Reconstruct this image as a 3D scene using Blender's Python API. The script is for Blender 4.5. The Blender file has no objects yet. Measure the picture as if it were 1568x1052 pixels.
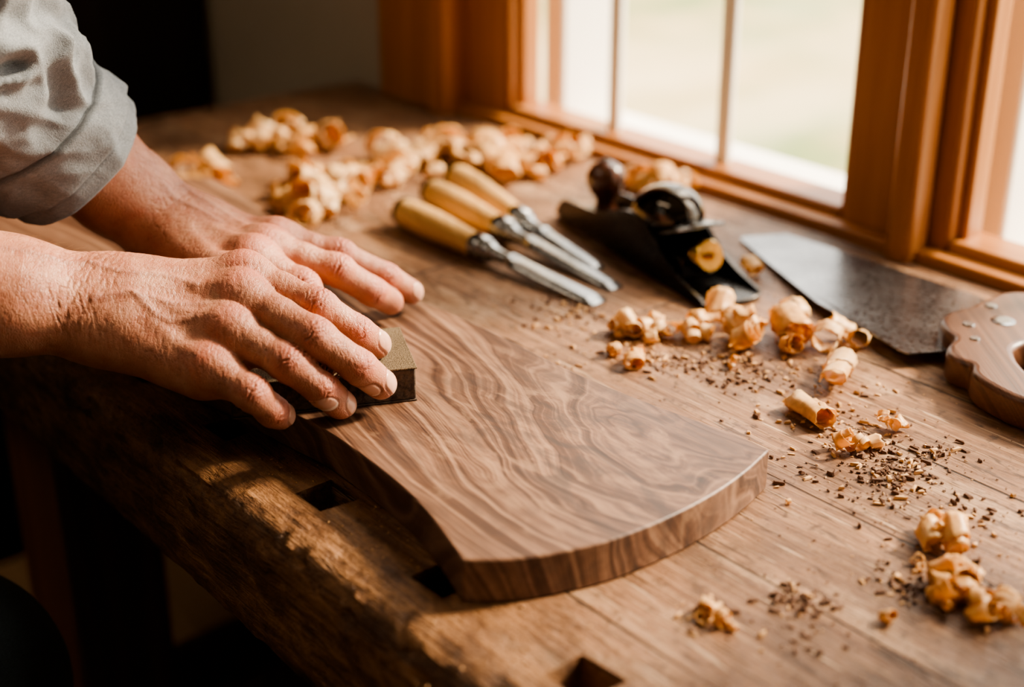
import bpy, bmesh, math, random
import numpy as np
from mathutils import Vector, Matrix, noise
random.seed(7); rng=np.random.default_rng(7)
T=0.86                      # bench-top height above floor (m)
ANG=math.radians(50.4)      # craft layout frame is rotated relative to the bench
CA,SA=math.cos(ANG),math.sin(ANG)
COL=bpy.context.collection
def C(r,d,z=0.0): return Vector((CA*r-SA*d, SA*r+CA*d, z+T))
try:
    bpy.context.scene.view_settings.view_transform='AgX'; bpy.context.scene.view_settings.look='AgX - Medium High Contrast'
except Exception: pass

# ------------------------------------------------------------------ node helpers
class M:
    def __init__(s,name):
        s.m=bpy.data.materials.new(name); s.m.use_nodes=True
        s.nt=s.m.node_tree; s.b=s.nt.nodes['Principled BSDF']; s.out=s.nt.nodes['Material Output']
        s.tc=s.nt.nodes.new('ShaderNodeTexCoord').outputs['Object']
    def n(s,t,ins=None,**kw):
        nd=s.nt.nodes.new(t)
        for k,v in kw.items(): setattr(nd,k,v)
        for k,v in (ins or {}).items(): s.set(nd.inputs[k],v)
        return nd
    def set(s,inp,v):
        if isinstance(v,bpy.types.NodeSocket): s.nt.links.new(v,inp)
        elif isinstance(v,(tuple,list)) and inp.type=='RGBA' and len(v)==3: inp.default_value=(*v,1)
        else: inp.default_value=v
    def math(s,op,a,b=0.0,c=None,clamp=False):
        nd=s.n('ShaderNodeMath',operation=op); nd.use_clamp=clamp
        s.set(nd.inputs[0],a); s.set(nd.inputs[1],b)
        if c is not None: s.set(nd.inputs[2],c)
        return nd.outputs[0]
    def vm(s,op,a,b=(0,0,0)):
        nd=s.n('ShaderNodeVectorMath',operation=op); s.set(nd.inputs[0],a); s.set(nd.inputs[1],b); return nd.outputs[0]
    def scale(s,v,sc): return s.vm('MULTIPLY',v,sc)
    def noise(s,vec,scale=1.0,detail=3.0,rough=.5,dist=0.0,col=False,w=None):
        nd=s.n('ShaderNodeTexNoise')
        if w is not None:
            nd.noise_dimensions='1D'; s.set(nd.inputs['W'],w)
        else: s.set(nd.inputs['Vector'],vec)
        s.set(nd.inputs['Scale'],scale); s.set(nd.inputs['Detail'],detail); s.set(nd.inputs['Roughness'],rough); s.set(nd.inputs['Distortion'],dist)
        return nd.outputs['Color'] if col else nd.outputs[0]
    def vor(s,vec,scale,feature='F1'):
        nd=s.n('ShaderNodeTexVoronoi',feature=feature); s.set(nd.inputs['Vector'],vec); s.set(nd.inputs['Scale'],scale); return nd.outputs['Distance']
    def ramp(s,f,stops):
        nd=s.n('ShaderNodeValToRGB'); s.set(nd.inputs[0],f); e=nd.color_ramp.elements
        while len(e)<len(stops): e.new(.5)
        for el,(p,c) in zip(e,stops):
            el.position=p; el.color=(*c,1) if len(c)==3 else c
        return nd.outputs[0]
    def mr(s,f,a,b,c=0.0,d=1.0):
        nd=s.n('ShaderNodeMapRange'); 
        for i,v in enumerate((f,a,b,c,d)): s.set(nd.inputs[i],v)
        return nd.outputs[0]
    def mix(s,f,a,b,mode='MIX'):
        nd=s.n('ShaderNodeMix',data_type='RGBA',blend_type=mode)
        s.set(nd.inputs[0],f); s.set(nd.inputs[6],a); s.set(nd.inputs[7],b); return nd.outputs[2]
    def map(s,v,rot=(0,0,0),sc=(1,1,1)): return s.n('ShaderNodeMapping',{'Vector':v,'Rotation':rot,'Scale':sc}).outputs[0]
    def xyz(s,v):
        nd=s.n('ShaderNodeSeparateXYZ'); s.set(nd.inputs[0],v); return nd.outputs
    def attr(s,name): return s.n('ShaderNodeAttribute',attribute_name=name).outputs['Fac']
    def bump(s,h,strength=.3,dist=.001):
        nd=s.n('ShaderNodeBump'); s.set(nd.inputs['Height'],h); nd.inputs['Strength'].default_value=strength; nd.inputs['Distance'].default_value=dist
        s.nt.links.new(nd.outputs[0],s.b.inputs['Normal']); return nd
    def P(s,**k):
        for a,v in k.items(): s.set(s.b.inputs[a.replace('_',' ')],v)
        return s.m

def wood(name,dark,mid,light,axis=0,grain=120.,warp=.02,rough=.5,seams=None,bump=.25,freq=6.,spec=.4,rng_=(.3,.5,.7)):
    m=M(name); v=m.tc
    st=[1,1,1]; st[axis]=.18
    vs=m.scale(v,tuple(st))
    w=m.noise(vs,freq,2,.5)
    comp=m.xyz(v); o=[i for i in range(3) if i!=axis]
    g=m.math('ADD',comp[o[0]],m.math('MULTIPLY',comp[o[1]],.7))
    g=m.math('ADD',g,m.math('MULTIPLY',w,warp*4))
    band=m.noise(None,grain,4,.6,w=g)
    st2=[1,1,1]; st2[axis]=.04
    fine=m.noise(m.scale(v,tuple(st2)),grain*6,3,.6)
    f=m.math('ADD',m.math('MULTIPLY',band,.7),m.math('MULTIPLY',fine,.3))
    c=m.ramp(f,[(rng_[0],dark),(rng_[1],mid),(rng_[2],light)])
    big=m.noise(vs,2.5,3)
    c=m.mix(m.mr(big,.35,.7,0,.45),c,dark)
    m.P(Base_Color=c,Roughness=m.mr(fine,.2,.8,rough-.08,rough+.12))
    m.b.inputs['Specular IOR Level'].default_value=spec
    m.bump(f,bump,.0008)
    return m.m
def metal(name,col,rough=.3,metallic=1.0,sc=300):
    m=M(name); n=m.noise(m.tc,sc,4,.6); n2=m.noise(m.tc,25,3)
    m.P(Base_Color=m.mix(m.mr(n2,.3,.7),col,tuple(x*.6 for x in col)),Metallic=metallic,Roughness=m.mr(n,.3,.7,rough*.75,rough*1.3))
    m.bump(n,.05,.0003); return m.m
def plain(name,col,rough=.8,sc=8,var=.75):
    m=M(name); n=m.noise(m.tc,sc,4,.6)
    m.P(Base_Color=m.mix(n,col,tuple(x*var for x in col)),Roughness=rough); m.bump(m.noise(m.tc,sc*12,3),.1,.001); return m.m

# ------------------------------------------------------------------ materials
def bench_mat():
    m=M('bench_oak'); v=m.tc; X,Y,Z=m.xyz(v)
    pw=.088
    yy=m.math('SUBTRACT',Y,.071)
    idx=m.math('FLOOR',m.math('DIVIDE',yy,pw)); fr=m.math('FRACT',m.math('DIVIDE',yy,pw))
    wn=m.n('ShaderNodeTexWhiteNoise',noise_dimensions='1D'); m.set(wn.inputs['W'],idx); rnd0=wn.outputs['Value']
    xx=m.math('DIVIDE',m.math('ADD',X,m.math('MULTIPLY',rnd0,2.3)),.62); xi=m.math('FLOOR',xx); xf=m.math('FRACT',xx)
    wn2=m.n('ShaderNodeTexWhiteNoise',noise_dimensions='1D'); m.set(wn2.inputs['W'],m.math('ADD',m.math('MULTIPLY',idx,7.3),xi)); rnd=wn2.outputs['Value']
    off=m.n('ShaderNodeCombineXYZ'); m.set(off.inputs[0],m.math('MULTIPLY',rnd,7.0)); m.set(off.inputs[2],m.math('MULTIPLY',rnd,3.0))
    vv=m.vm('ADD',v,off.outputs[0])
    w=m.noise(m.scale(vv,(.22,1,1)),7,2)
    g=m.math('ADD',m.math('ADD',Y,m.math('MULTIPLY',Z,.8)),m.math('MULTIPLY',w,.09))
    band=m.noise(None,110,4,.6,w=m.math('ADD',g,rnd))
    fine=m.noise(m.scale(vv,(.05,1,1)),520,3,.65)
    f=m.math('ADD',m.math('MULTIPLY',band,.6),m.math('MULTIPLY',fine,.4))
    c=m.ramp(f,[(.34,(.12,.054,.026)),(.5,(.255,.132,.070)),(.66,(.375,.220,.128))])
    c=m.mix(m.mr(rnd,0,1,0,.6),c,(.16,.078,.040))
    blot=m.noise(m.scale(v,(.7,1,1)),6.5,7,.70)
    c=m.mix(m.mr(blot,.48,.60,0,.75),c,(.085,.042,.022))
    pale=m.noise(m.scale(v,(.5,1.3,1)),13,7,.75)
    c=m.mix(m.mr(pale,.53,.64,0,.55),c,(.47,.31,.195))
    spots=m.noise(v,95,5,.7)
    c=m.mix(m.mr(spots,.55,.64,0,.7),c,(.06,.030,.016))
    scr=m.noise(m.vm('ADD',m.scale(v,(.25,1.6,1)),m.scale(m.noise(v,3,2,col=True),(0,.25,0))),85,3,.6)
    c=m.mix(m.mr(scr,.60,.64,0,.75),c,(.055,.027,.014))
    s2=[m.mr(m.noise(m.map(v,(0,0,a_),(.05,1,1)),f_,2,.5),.67,.70,0,.55) for a_,f_ in ((.7,260),(-.35,300),(1.9,240),(.2,330))]
    sc_l=m.math('MAXIMUM',s2[0],s2[1]); sc_d=m.math('MAXIMUM',s2[2],s2[3])
    c=m.mix(sc_l,c,(.52,.36,.235)); c=m.mix(sc_d,c,(.07,.035,.018))
    edge=m.mr(m.math('ADD',Y,m.math('MULTIPLY',m.noise(v,14,4,.65),.09)),.40,.485,1,0)
    fib=m.noise(m.scale(v,(.12,1,1)),190,4,.7)
    grime=m.ramp(m.math('ADD',m.math('MULTIPLY',m.noise(m.scale(v,(.6,1,1)),42,6,.75),.6),m.math('MULTIPLY',fib,.4)),[(.38,(.026,.011,.005)),(.48,(.115,.052,.021)),(.60,(.30,.150,.064))])
    c=m.mix(m.math('MULTIPLY',edge,.87),c,grime)
    s1=m.mr(m.math('ABSOLUTE',m.math('SUBTRACT',fr,.5)),.486,.494,0,1)
    s1=m.math('MAXIMUM',s1,m.mr(m.math('ABSOLUTE',m.math('SUBTRACT',xf,.5)),.4978,.4988,0,1))
    top=m.math('MULTIPLY',m.mr(Z,-.01,-.003,0,1),m.mr(Y,.405,.41,0,1))
    crk=m.mr(m.noise(m.scale(v,(.12,1,1)),60,4,.7),.65,.68,0,1)
    dk=m.math('MAXIMUM',m.math('MULTIPLY',m.math('MULTIPLY',s1,top),m.mr(m.noise(v,5,2),.35,.5,.4,.95)),m.math('MULTIPLY',crk,.75))
    c=m.mix(dk,c,(.022,.011,.006))
    rough=m.mr(m.noise(m.scale(v,(.4,1,1)),30,5,.7),.3,.7,.34,.62)
    m.P(Base_Color=c,Roughness=rough); m.b.inputs['Specular IOR Level'].default_value=.36
    h=m.math('SUBTRACT',m.math('ADD',m.math('MULTIPLY',fine,.5),m.math('MULTIPLY',m.math('ADD',m.noise(v,60,5,.7),m.math('MULTIPLY',fib,.8)),m.mr(edge,0,1,.6,2.6))),m.math('MULTIPLY',m.math('MAXIMUM',dk,m.math('MULTIPLY',m.math('MAXIMUM',sc_l,sc_d),.6)),1.5))
    m.bump(h,.7,.0018)
    return m.m
def walnut_mat():
    m=M('walnut'); v=m.tc; X,Y,Z=m.xyz(v)
    w=m.noise(m.scale(v,(.40,1,1)),4.2,2,.5)
    dx=m.math('MULTIPLY',m.math('SUBTRACT',X,-.545),5.2); dy=m.math('MULTIPLY',m.math('SUBTRACT',Y,.50),8.5)
    rr=m.math('ADD',m.math('MULTIPLY',dx,dx),m.math('MULTIPLY',dy,dy))
    burl=m.math('POWER',2.718,m.math('MULTIPLY',rr,-1.3))
    # flame figure: grain lines swept into a feather, plus rippled warp
    w2=m.noise(m.map(v,(0,0,.45),(.8,1.6,1)),9,2,.5,.8)
    w3=m.noise(m.map(v,(0,0,-.5),(.5,1.7,1)),30,2,.5,.6)
    g=m.math('ADD',m.math('ADD',Y,m.math('MULTIPLY',Z,.6)),m.math('MULTIPLY',w,.13))
    g=m.math('ADD',g,m.math('MULTIPLY',burl,m.math('MULTIPLY',m.math('SUBTRACT',X,-.68),.40)))
    g=m.math('ADD',g,m.math('MULTIPLY',m.math('MULTIPLY',burl,w2),.10))
    g=m.math('ADD',g,m.math('MULTIPLY',m.math('MULTIPLY',burl,w3),.010))
    band=m.noise(None,64,3,.62,w=g); band2=m.noise(None,260,2,.6,w=g)
    pores=m.noise(m.scale(v,(.05,1,1)),900,3,.7); streak=m.noise(m.scale(v,(.07,1,1)),190,3,.6)
    f=m.math('ADD',m.math('ADD',m.math('MULTIPLY',band,.46),m.math('MULTIPLY',band2,.24)),m.math('ADD',m.math('MULTIPLY',pores,.16),m.math('MULTIPLY',streak,.14)))
    c=m.ramp(f,[(.37,(.040,.018,.011)),(.45,(.095,.045,.026)),(.53,(.170,.088,.053)),(.63,(.275,.158,.098))])
    sh=m.noise(m.map(v,(0,0,.5),(1,2.6,1)),24,5,.6,1.1)
    c=m.mix(m.math('MULTIPLY',burl,m.mr(sh,.48,.62,0,.62)),c,(.036,.026,.023))
    c=m.mix(m.math('MULTIPLY',burl,m.mr(sh,.34,.45,.55,0)),c,(.34,.20,.12))
    sap=m.mr(m.noise(m.scale(v,(.3,1,1)),4,2),.55,.7,0,.25)
    c=m.mix(sap,c,(.27,.155,.095))
    m.P(Base_Color=c,Roughness=m.mr(pores,.3,.7,.36,.50)); m.b.inputs['Specular IOR Level'].default_value=.36
    m.bump(f,.2,.0006); return m.m
def skin_mat():
    m=M('skin'); v=m.tc
    n1=m.noise(v,45,4,.6); n2=m.noise(v,160,3,.6)
    c=m.ramp(n1,[(.3,(.33,.130,.074)),(.5,(.43,.185,.110)),(.7,(.51,.25,.155))])
    c=m.mix(m.mr(n2,.50,.72,0,.5),c,(.37,.105,.060))
    c=m.mix(m.math('MULTIPLY',m.attr('red'),.6),c,(.50,.135,.086))
    c=m.mix(m.math('MULTIPLY',m.attr('vein'),.22),c,(.29,.155,.125))
    c=m.mix(m.math('MULTIPLY',m.attr('crease'),.75),c,(.16,.048,.026))
    c=m.mix(m.math('MULTIPLY',m.attr('nail'),.8),c,(.62,.36,.26))
    c=m.mix(m.math('MULTIPLY',m.attr('nailtip'),.75),c,(.74,.62,.50))
    sp=m.mr(m.noise(v,230,2,.5),.65,.72,0,.45); c=m.mix(sp,c,(.22,.08,.042))
    rough=m.mr(m.attr('nail'),0,1,.43,.25)
    m.P(Base_Color=c,Roughness=rough,Subsurface_Weight=.16,Subsurface_Scale=.004,Subsurface_Radius=(1.0,.35,.2))
    m.b.inputs['Specular IOR Level'].default_value=.45
    wv=m.vm('ADD',v,m.scale(m.noise(v,120,3,col=True),(.005,.005,.005)))
    vo=m.vor(wv,900,'DISTANCE_TO_EDGE')
    vo2=m.vor(m.scale(wv,(1.9,.8,1.0)),330,'DISTANCE_TO_EDGE')
    sk=m.math('MULTIPLY',m.math('ADD',m.math('MULTIPLY',m.mr(vo,0,.2),.5),m.math('MULTIPLY',m.mr(vo2,0,.12),.8)),m.mr(m.attr('nail'),0,.5,1,0))
    m.bump(m.math('ADD',sk,m.math('MULTIPLY',m.noise(v,330,4,.65),.8)),.38,.0005); return m.m
def fabric(name,col,dk):
    m=M(name); v=m.tc
    a=m.noise(m.scale(v,(1,.12,1)),1500,2,.6); b=m.noise(m.scale(v,(.12,1,.5)),1500,2,.6)
    n=m.math('ADD',a,b); c=m.mix(m.mr(n,.7,1.3),dk,col); c=m.mix(m.mr(m.noise(v,30,4,.6),.3,.7,0,.35),c,dk)
    m.P(Base_Color=c,Roughness=.92,Sheen_Weight=.1); m.bump(m.math('ADD',n,m.math('MULTIPLY',m.noise(v,120,3),1.5)),.4,.0008); return m.m
def shaving_mat():
    m=M('shaving'); v=m.tc; g=m.noise(m.scale(v,(1,1,1)),160,3,.6,.5); g2=m.noise(v,14,2)
    c=m.ramp(g,[(.3,(.62,.32,.095)),(.6,(.86,.54,.22))]); c=m.mix(m.mr(g2,.42,.6,0,.6),c,(.93,.74,.45))
    m.P(Base_Color=c,Roughness=.4)
    tr=m.n('ShaderNodeBsdfTranslucent',{'Color':c}); mx=m.n('ShaderNodeMixShader',{0:.45})
    m.nt.links.new(m.b.outputs[0],mx.inputs[1]); m.nt.links.new(tr.outputs[0],mx.inputs[2]); m.nt.links.new(mx.outputs[0],m.out.inputs[0])
    m.bump(g,.4,.0006); return m.m

MB=bench_mat(); MW=walnut_mat(); MSK=skin_mat()
MSH=shaving_mat()
MCR_D=plain('shaving_crumb_dark',(.13,.056,.026),.8,60); MCR_L=plain('shaving_crumb_light',(.66,.38,.17),.7,60)
MTRIM=wood('window_fir',(.25,.088,.023),(.38,.152,.045),(.48,.22,.078),axis=2,grain=60,warp=.02,rough=.36)
MTRIMX=wood('window_fir_rail',(.25,.088,.023),(.38,.152,.045),(.48,.22,.078),axis=0,grain=60,warp=.02,rough=.36)
MLEG=wood('bench_leg_wood',(.08,.028,.013),(.16,.060,.028),(.24,.10,.045),axis=2,grain=50,rough=.55)
MBOX=wood('pine_box',(.20,.11,.05),(.30,.18,.09),(.38,.24,.13),axis=0,grain=60,rough=.6)
MFLOOR=wood('floor_oak',(.05,.022,.011),(.10,.046,.022),(.16,.078,.038),axis=0,grain=25,rough=.5)
MCAB=wood('cabinet_dark',(.012,.008,.006),(.025,.016,.011),(.045,.028,.018),axis=2,grain=40,rough=.5)
MHAND=wood('ash_handle',(.40,.21,.07),(.58,.34,.135),(.70,.46,.22),axis=1,grain=160,warp=.006,rough=.3)
MKNOB=wood('rosewood',(.028,.009,.005),(.085,.029,.013),(.155,.055,.024),axis=2,grain=150,warp=.006,rough=.22,spec=.6)
MSAWH=wood('saw_handle_walnut',(.045,.018,.010),(.100,.042,.022),(.165,.078,.042),axis=1,grain=140,warp=.01,rough=.35)
MSTEEL=metal('tool_steel',(.34,.34,.34),.25); MSAWB=metal('saw_steel',(.27,.27,.275),.30); MDARK=metal('black_iron',(.055,.048,.043),.28)
MCHROME=metal('lever_steel',(.12,.105,.09),.10); MBRASS=metal('brass',(.85,.55,.16),.18)
MWALL=plain('plaster_wall',(.42,.36,.28),.9,4); MWHITE=plain('white_paint',(.86,.83,.76),.6,6,.92)
MCEIL=plain('ceiling_paint',(.65,.62,.56),.9,4)
MSHIRT=fabric('shirt_linen',(.30,.32,.34),(.16,.175,.19)); MJEAN=fabric('trousers_denim',(.040,.062,.072),(.018,.030,.036))
MHAIR=plain('hair_grey',(.12,.10,.09),.7,200)
MAHAIR=plain('arm_hair',(.42,.26,.13),.5,200)

# ------------------------------------------------------------------ mesh helpers
def new_obj(name,verts,faces,mats,parent=None,smooth=False,frame=False):
    me=bpy.data.meshes.new(name); me.from_pydata([tuple(v) for v in verts],[],[tuple(f) for f in faces]); me.update()
    for m in (mats if isinstance(mats,(list,tuple)) else [mats]): me.materials.append(m)
    if smooth: me.polygons.foreach_set('use_smooth',[True]*len(me.polygons))
    o=bpy.data.objects.new(name,me); COL.objects.link(o)
    if frame: o.rotation_euler=(0,0,ANG); o.location=(0,0,T)
    if parent: o.parent=parent
    return o
def empty(name,loc=(0,0,0),rot=0):
    e=bpy.data.objects.new(name,None); COL.objects.link(e); e.location=loc; e.rotation_euler=(0,0,rot); e.empty_display_size=.05; return e
def bevel(o,w,seg=2,ang=40):
    b=o.modifiers.new('bevel','BEVEL'); b.width=w; b.segments=seg; b.limit_method='ANGLE'; b.angle_limit=math.radians(ang)
    for p in o.data.polygons: p.use_smooth=True
    try:
        o.data.set_sharp_from_angle(angle=math.radians(50))
    except Exception: pass
    return o
def recalc(o):
    bm=bmesh.new(); bm.from_mesh(o.data); bmesh.ops.recalc_face_normals(bm,faces=bm.faces); bm.to_mesh(o.data); bm.free()
def box(name,x0,x1,y0,y1,z0,z1,mat,parent=None,bev=0.0,frame=False):
    v=[(x,y,z) for z in (z0,z1) for y in (y0,y1) for x in (x0,x1)]
    f=[(0,2,3,1),(4,5,7,6),(0,1,5,4),(2,6,7,3),(0,4,6,2),(1,3,7,5)]
    o=new_obj(name,v,f,mat,parent,frame=frame)
    if bev: bevel(o,bev)
    return o
def prism(name,pts,z0,z1,mat,parent=None,bev=0.0,frame=False,zf=None):
    n=len(pts); zf=zf or (lambda p:0)
    v=[(p[0],p[1],z0+zf(p)) for p in pts]+[(p[0],p[1],z1+zf(p)) for p in pts]
    f=[tuple(range(n))[::-1],tuple(range(n,2*n))]+[(i,(i+1)%n,n+(i+1)%n,n+i) for i in range(n)]
    o=new_obj(name,v,f,mat,parent,frame=frame); recalc(o)
    if bev: bevel(o,bev)
    return o
def lathe(name,a,b,prof,mat,parent=None,seg=32,flat=1.0,frame=True):
    a=Vector(a); b=Vector(b); ax=(b-a); Ln=ax.length; ax.normalize()
    up=Vector((0,0,1)) if abs(ax.z)<.9 else Vector((1,0,0)); s=ax.cross(up).normalized(); u=s.cross(ax)
    v=[];f=[]
    for t,r in prof:
        for k in range(seg):
            th=2*math.pi*k/seg; v.append(a+ax*(t*Ln)+s*(r*math.cos(th))+u*(r*flat*math.sin(th)))
    m=len(prof)
    for i in range(m-1):
        for k in range(seg):
            k2=(k+1)%seg; f.append((i*seg+k,i*seg+k2,(i+1)*seg+k2,(i+1)*seg+k))
    f.append(tuple(range(seg))); f.append(tuple(range((m-1)*seg,m*seg))[::-1])
    o=new_obj(name,v,f,mat,parent,smooth=True,frame=frame); recalc(o)
    try: o.data.set_sharp_from_angle(angle=math.radians(45))
    except Exception: pass
    return o
def smooth_open(pts,n=8):
    P=[np.array(p,float) for p in pts]; P=[2*P[0]-P[1]]+P+[2*P[-1]-P[-2]]; out=[]
    for i in range(1,len(P)-2):
        p0,p1,p2,p3=P[i-1:i+3]
        for j in range(n):
            t=j/n; out.append(tuple(.5*((2*p1)+(-p0+p2)*t+(2*p0-5*p1+4*p2-p3)*t*t+(-p0+3*p1-3*p2+p3)*t**3)))
    out.append(tuple(P[-2])); return out
def apply_mods(o):
    dg=bpy.context.evaluated_depsgraph_get(); dg.update()
    me=bpy.data.meshes.new_from_object(o.evaluated_get(dg)); o.modifiers.clear(); o.data=me
def fb(x,y,z,s,o=3): return noise.fractal(Vector((x*s,y*s,z*s)),1.0,2.0,o)

# ------------------------------------------------------------------ room shell
box('floor',-3.4,1.9,-2.2,1.2,-.05,0,MFLOOR)
box('ceiling',-3.4,1.9,-2.2,1.2,2.75,2.8,MCEIL)
box('wall_left',-3.45,-3.2,-2.2,1.2,0,2.75,MWALL)
box('wall_right',1.7,1.9,-2.2,1.2,0,2.75,MWALL)
box('wall_front',-3.2,1.7,-2.2,-2.0,0,2.75,MWALL)
ww=empty('wall_back')
ZB,ZT=T-.06,T+1.25
box('wall_left_part',-3.2,-1.38,.975,1.15,0,2.75,MWALL,ww)
box('wall_sill_part',-1.38,1.20,.975,1.15,0,ZB,MWALL,ww)
box('wall_head_part',-1.38,1.20,.975,1.15,ZT,2.75,MWALL,ww)
box('wall_right_part',1.20,1.7,.975,1.15,0,2.75,MWALL,ww)
def window(name,x0,x1,gx0,gx1,casL,casR):
    w=empty(name)
    if casL: 
        box('casing_left',x0-.02,x0+.10,.955,.975,ZB-.06,ZT+.10,MTRIM,w,.004); box('casing_left_band',x0+.085,x0+.115,.948,.99,ZB,ZT,MTRIM,w,.004)
    if casR: box('casing_right',x1-.10,x1+.02,.955,.975,ZB-.06,ZT+.10,MTRIM,w,.004)
    box('stile_left',x0+.005,gx0,.985,1.03,ZB,ZT,MTRIM,w,.004); box('stile_right',gx1,x1-.005,.985,1.03,ZB,ZT,MTRIM,w,.004)
    box('stile_left_bead',gx0-.004,gx0+.008,.998,1.022,T+.0,ZT-.08,MTRIM,w,.003); box('stile_right_bead',gx1-.008,gx1+.004,.998,1.022,T,ZT-.08,MTRIM,w,.003)
    box('rail_bottom',gx0,gx1,.985,1.03,ZB,T+.018,MTRIMX,w,.004); box('rail_top',gx0,gx1,.985,1.03,ZT-.09,ZT,MTRIMX,w,.004)
    box('sill_stool',x0,x1,.966,.986,ZB,T+.009,MTRIMX,w,.003); box('head_casing',x0,x1,.955,.975,ZT-.01,ZT+.10,MTRIMX,w,.003)
    n=3
    for i in range(1,n):
        gx=gx0+(gx1-gx0)*i/n-.010; box('muntin_%d'%i,gx-.008,gx+.008,1.005,1.015,T+.01,ZT-.08,MWHITE,w,.003)
    box('muntin_h',gx0,gx1,1.0,1.018,T+.58,T+.60,MWHITE,w,.003)
    box('exterior_left',gx0-.03,gx0+.004,1.06,1.15,ZB,ZT,MWHITE,w,.004); box('exterior_right',gx1-.012,gx1+.03,1.06,1.15,ZB,ZT,MWHITE,w,.004)
    box('exterior_sill',gx0-.03,gx1+.03,1.06,1.17,ZB,T-.02,MWHITE,w,.004)
window('window_1',-1.38,-.660,-1.195,-.742,True,False)
window('window_2',-.660,.02,-.631,-.178+.06,False,False)
window('window_3',.02,1.20,.10,1.08,False,True)
box('trim_1',-.672,-.648,.955,.984,ZB,ZT,MTRIM,None,.005)
# outside
gm=M('dry_grass'); n=gm.noise(gm.tc,.45,4,.6); n_2=gm.noise(gm.scale(gm.tc,(1,.3,1)),1.1,3,.6)
c_=gm.ramp(n,[(.38,(.15,.20,.07)),(.47,(.36,.29,.13)),(.60,(.50,.38,.21))]); c_=gm.mix(gm.mr(n_2,.5,.65,0,.55),c_,(.56,.47,.31))
gm.P(Base_Color=c_,Roughness=1.0)
new_obj('ground',[(-60,1.25,-.55),(60,1.25,-.55),(60,90,-.55),(-60,90,-.55)],[(0,1,2,3)],gm.m)
cl=empty('added_fill_panel'); ml=M('fill_panel_diffuser'); ml.P(Base_Color=(.9,.85,.75),Emission_Color=(1,.82,.62),Emission_Strength=8.0)  # added glowing panel near the ceiling, fill light for the bench's front faces
box('fill_panel_housing',-2.3,-.7,-.85,-.55,2.70,2.75,MWHITE,cl,.004); box('fill_panel_diffuser',-2.29,-.71,-.84,-.56,2.685,2.70,ml.m,cl,.002)

# ------------------------------------------------------------------ workbench
wb=empty('workbench')
prof=[(.962,0.0)]+[(y,0.0) for y in (.60,.44,.40,.375,.362,.356)]+[(.350,-.0008),(.345,-.0024),(.3415,-.0045),(.339,-.0075),(.337,-.011),(.336,-.016),(.3355,-.022),(.3353,-.03),(.3355,-.045),(.336,-.06),(.3365,-.075),(.338,-.086),(.343,-.091),(.962,-.091)]
X0,X1,NS=-1.46,.42,760
vs=[];fs=[];NP=len(prof)
for i in range(NS+1):
    x=X0+(X1-X0)*i/NS
    for (y,z) in prof:
        yy,zz=y,z
        if z>-.09 and y<.39:
            k=1.0 if y<.353 else .3
            n1=fb(x,0.3,z*2,14,4); n2=max(0,fb(x,9.1,z*3,60,4)-.10); n3=max(0,noise.noise(Vector((x*11,4.,z*9)))-.22)
            wear=math.exp(-((z+.008)/.013)**2)
            yy+=k*(.0016*n1+.008*n2*wear+.010*n3*wear+.0018*fb(x*.35,1.,z*6,130,3))
            if z<=0 and y<.36: zz-= .0022*wear*abs(fb(x,2.,5.,12,3))+.004*n2*wear+.004*n3*wear
        vs.append((x,yy,zz))
for i in range(NS):
    for j in range(NP):
        j2=(j+1)%NP; fs.append((i*NP+j,i*NP+j2,(i+1)*NP+j2,(i+1)*NP+j))
fs.append(tuple(range(NP))[::-1]); fs.append(tuple(range(NS*NP,NS*NP+NP)))
slab=new_obj('top_slab',vs,fs,MB,smooth=True); recalc(slab)
cv=[];cf=[]
for i,xc in enumerate([-.742-.111*k for k in range(5,-1,-1)]+[-.631,-.5167,-.4085,-.297,-.186,-.075,.036,.147]):
    b0=len(cv); j=lambda: random.uniform(-.0015,.0015)
    cv+=[(x+j(),y+j(),z) for z in (-.075,.01) for y in (.370,.395) for x in (xc-.014,xc+.014)]
    cf+=[tuple(b0+q for q in f) for f in [(0,2,3,1),(4,5,7,6),(0,1,5,4),(2,6,7,3),(0,4,6,2),(1,3,7,5)]]
cut=new_obj('cut',cv,cf,MB)
bo=slab.modifiers.new('b','BOOLEAN'); bo.object=cut; bo.operation='DIFFERENCE'; bo.solver='EXACT'
apply_mods(slab); bpy.data.objects.remove(cut)
try: slab.data.set_sharp_from_angle(angle=math.radians(50))
except Exception: pass
slab.location=(0,0,T); slab.parent=wb
for i,(lx,ly) in enumerate([(-1.26,.41),(-1.26,.83),(.12,.41),(.12,.83)]):
    box('leg_%d'%i,lx,lx+.11,ly,ly+.10,0,T-.09,MLEG,wb,.004)
box('stretcher_front',-1.15,.12,.44,.49,.12,.20,MLEG,wb,.003); box('stretcher_back',-1.15,.12,.86,.90,.12,.20,MLEG,wb,.003)
box('side_rail_0',-1.23,-1.19,.51,.83,.17,.27,MLEG,wb,.003); box('side_rail_1',.15,.19,.51,.83,.17,.27,MLEG,wb,.003)
bx=empty('wooden_box',(-1.55,.70,0),0.05)
box('box_body',-.16,.16,-.20,.20,0,.20,MBOX,bx,.004); box('box_lid',-.17,.17,-.21,.21,.20,.225,MBOX,bx,.004); box('box_batten',.13,.175,-.215,.215,.225,.245,MBOX,bx,.003)
cab=empty('storage_cabinet')
for nme,a in {'side_0':(-2.75,-2.72,.45,.96,0,2.0),'side_1':(-1.87,-1.84,.45,.96,0,2.0),'back':(-2.72,-1.87,.94,.96,0,2.0),'shelf_0':(-2.72,-1.87,.46,.94,.05,.08),'shelf_1':(-2.72,-1.87,.46,.94,.55,.58),'shelf_2':(-2.72,-1.87,.46,.94,1.0,1.03),'top':(-2.75,-1.84,.45,.96,2.0,2.03)}.items():
    box(nme,*a,MCAB,cab,.003)
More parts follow.
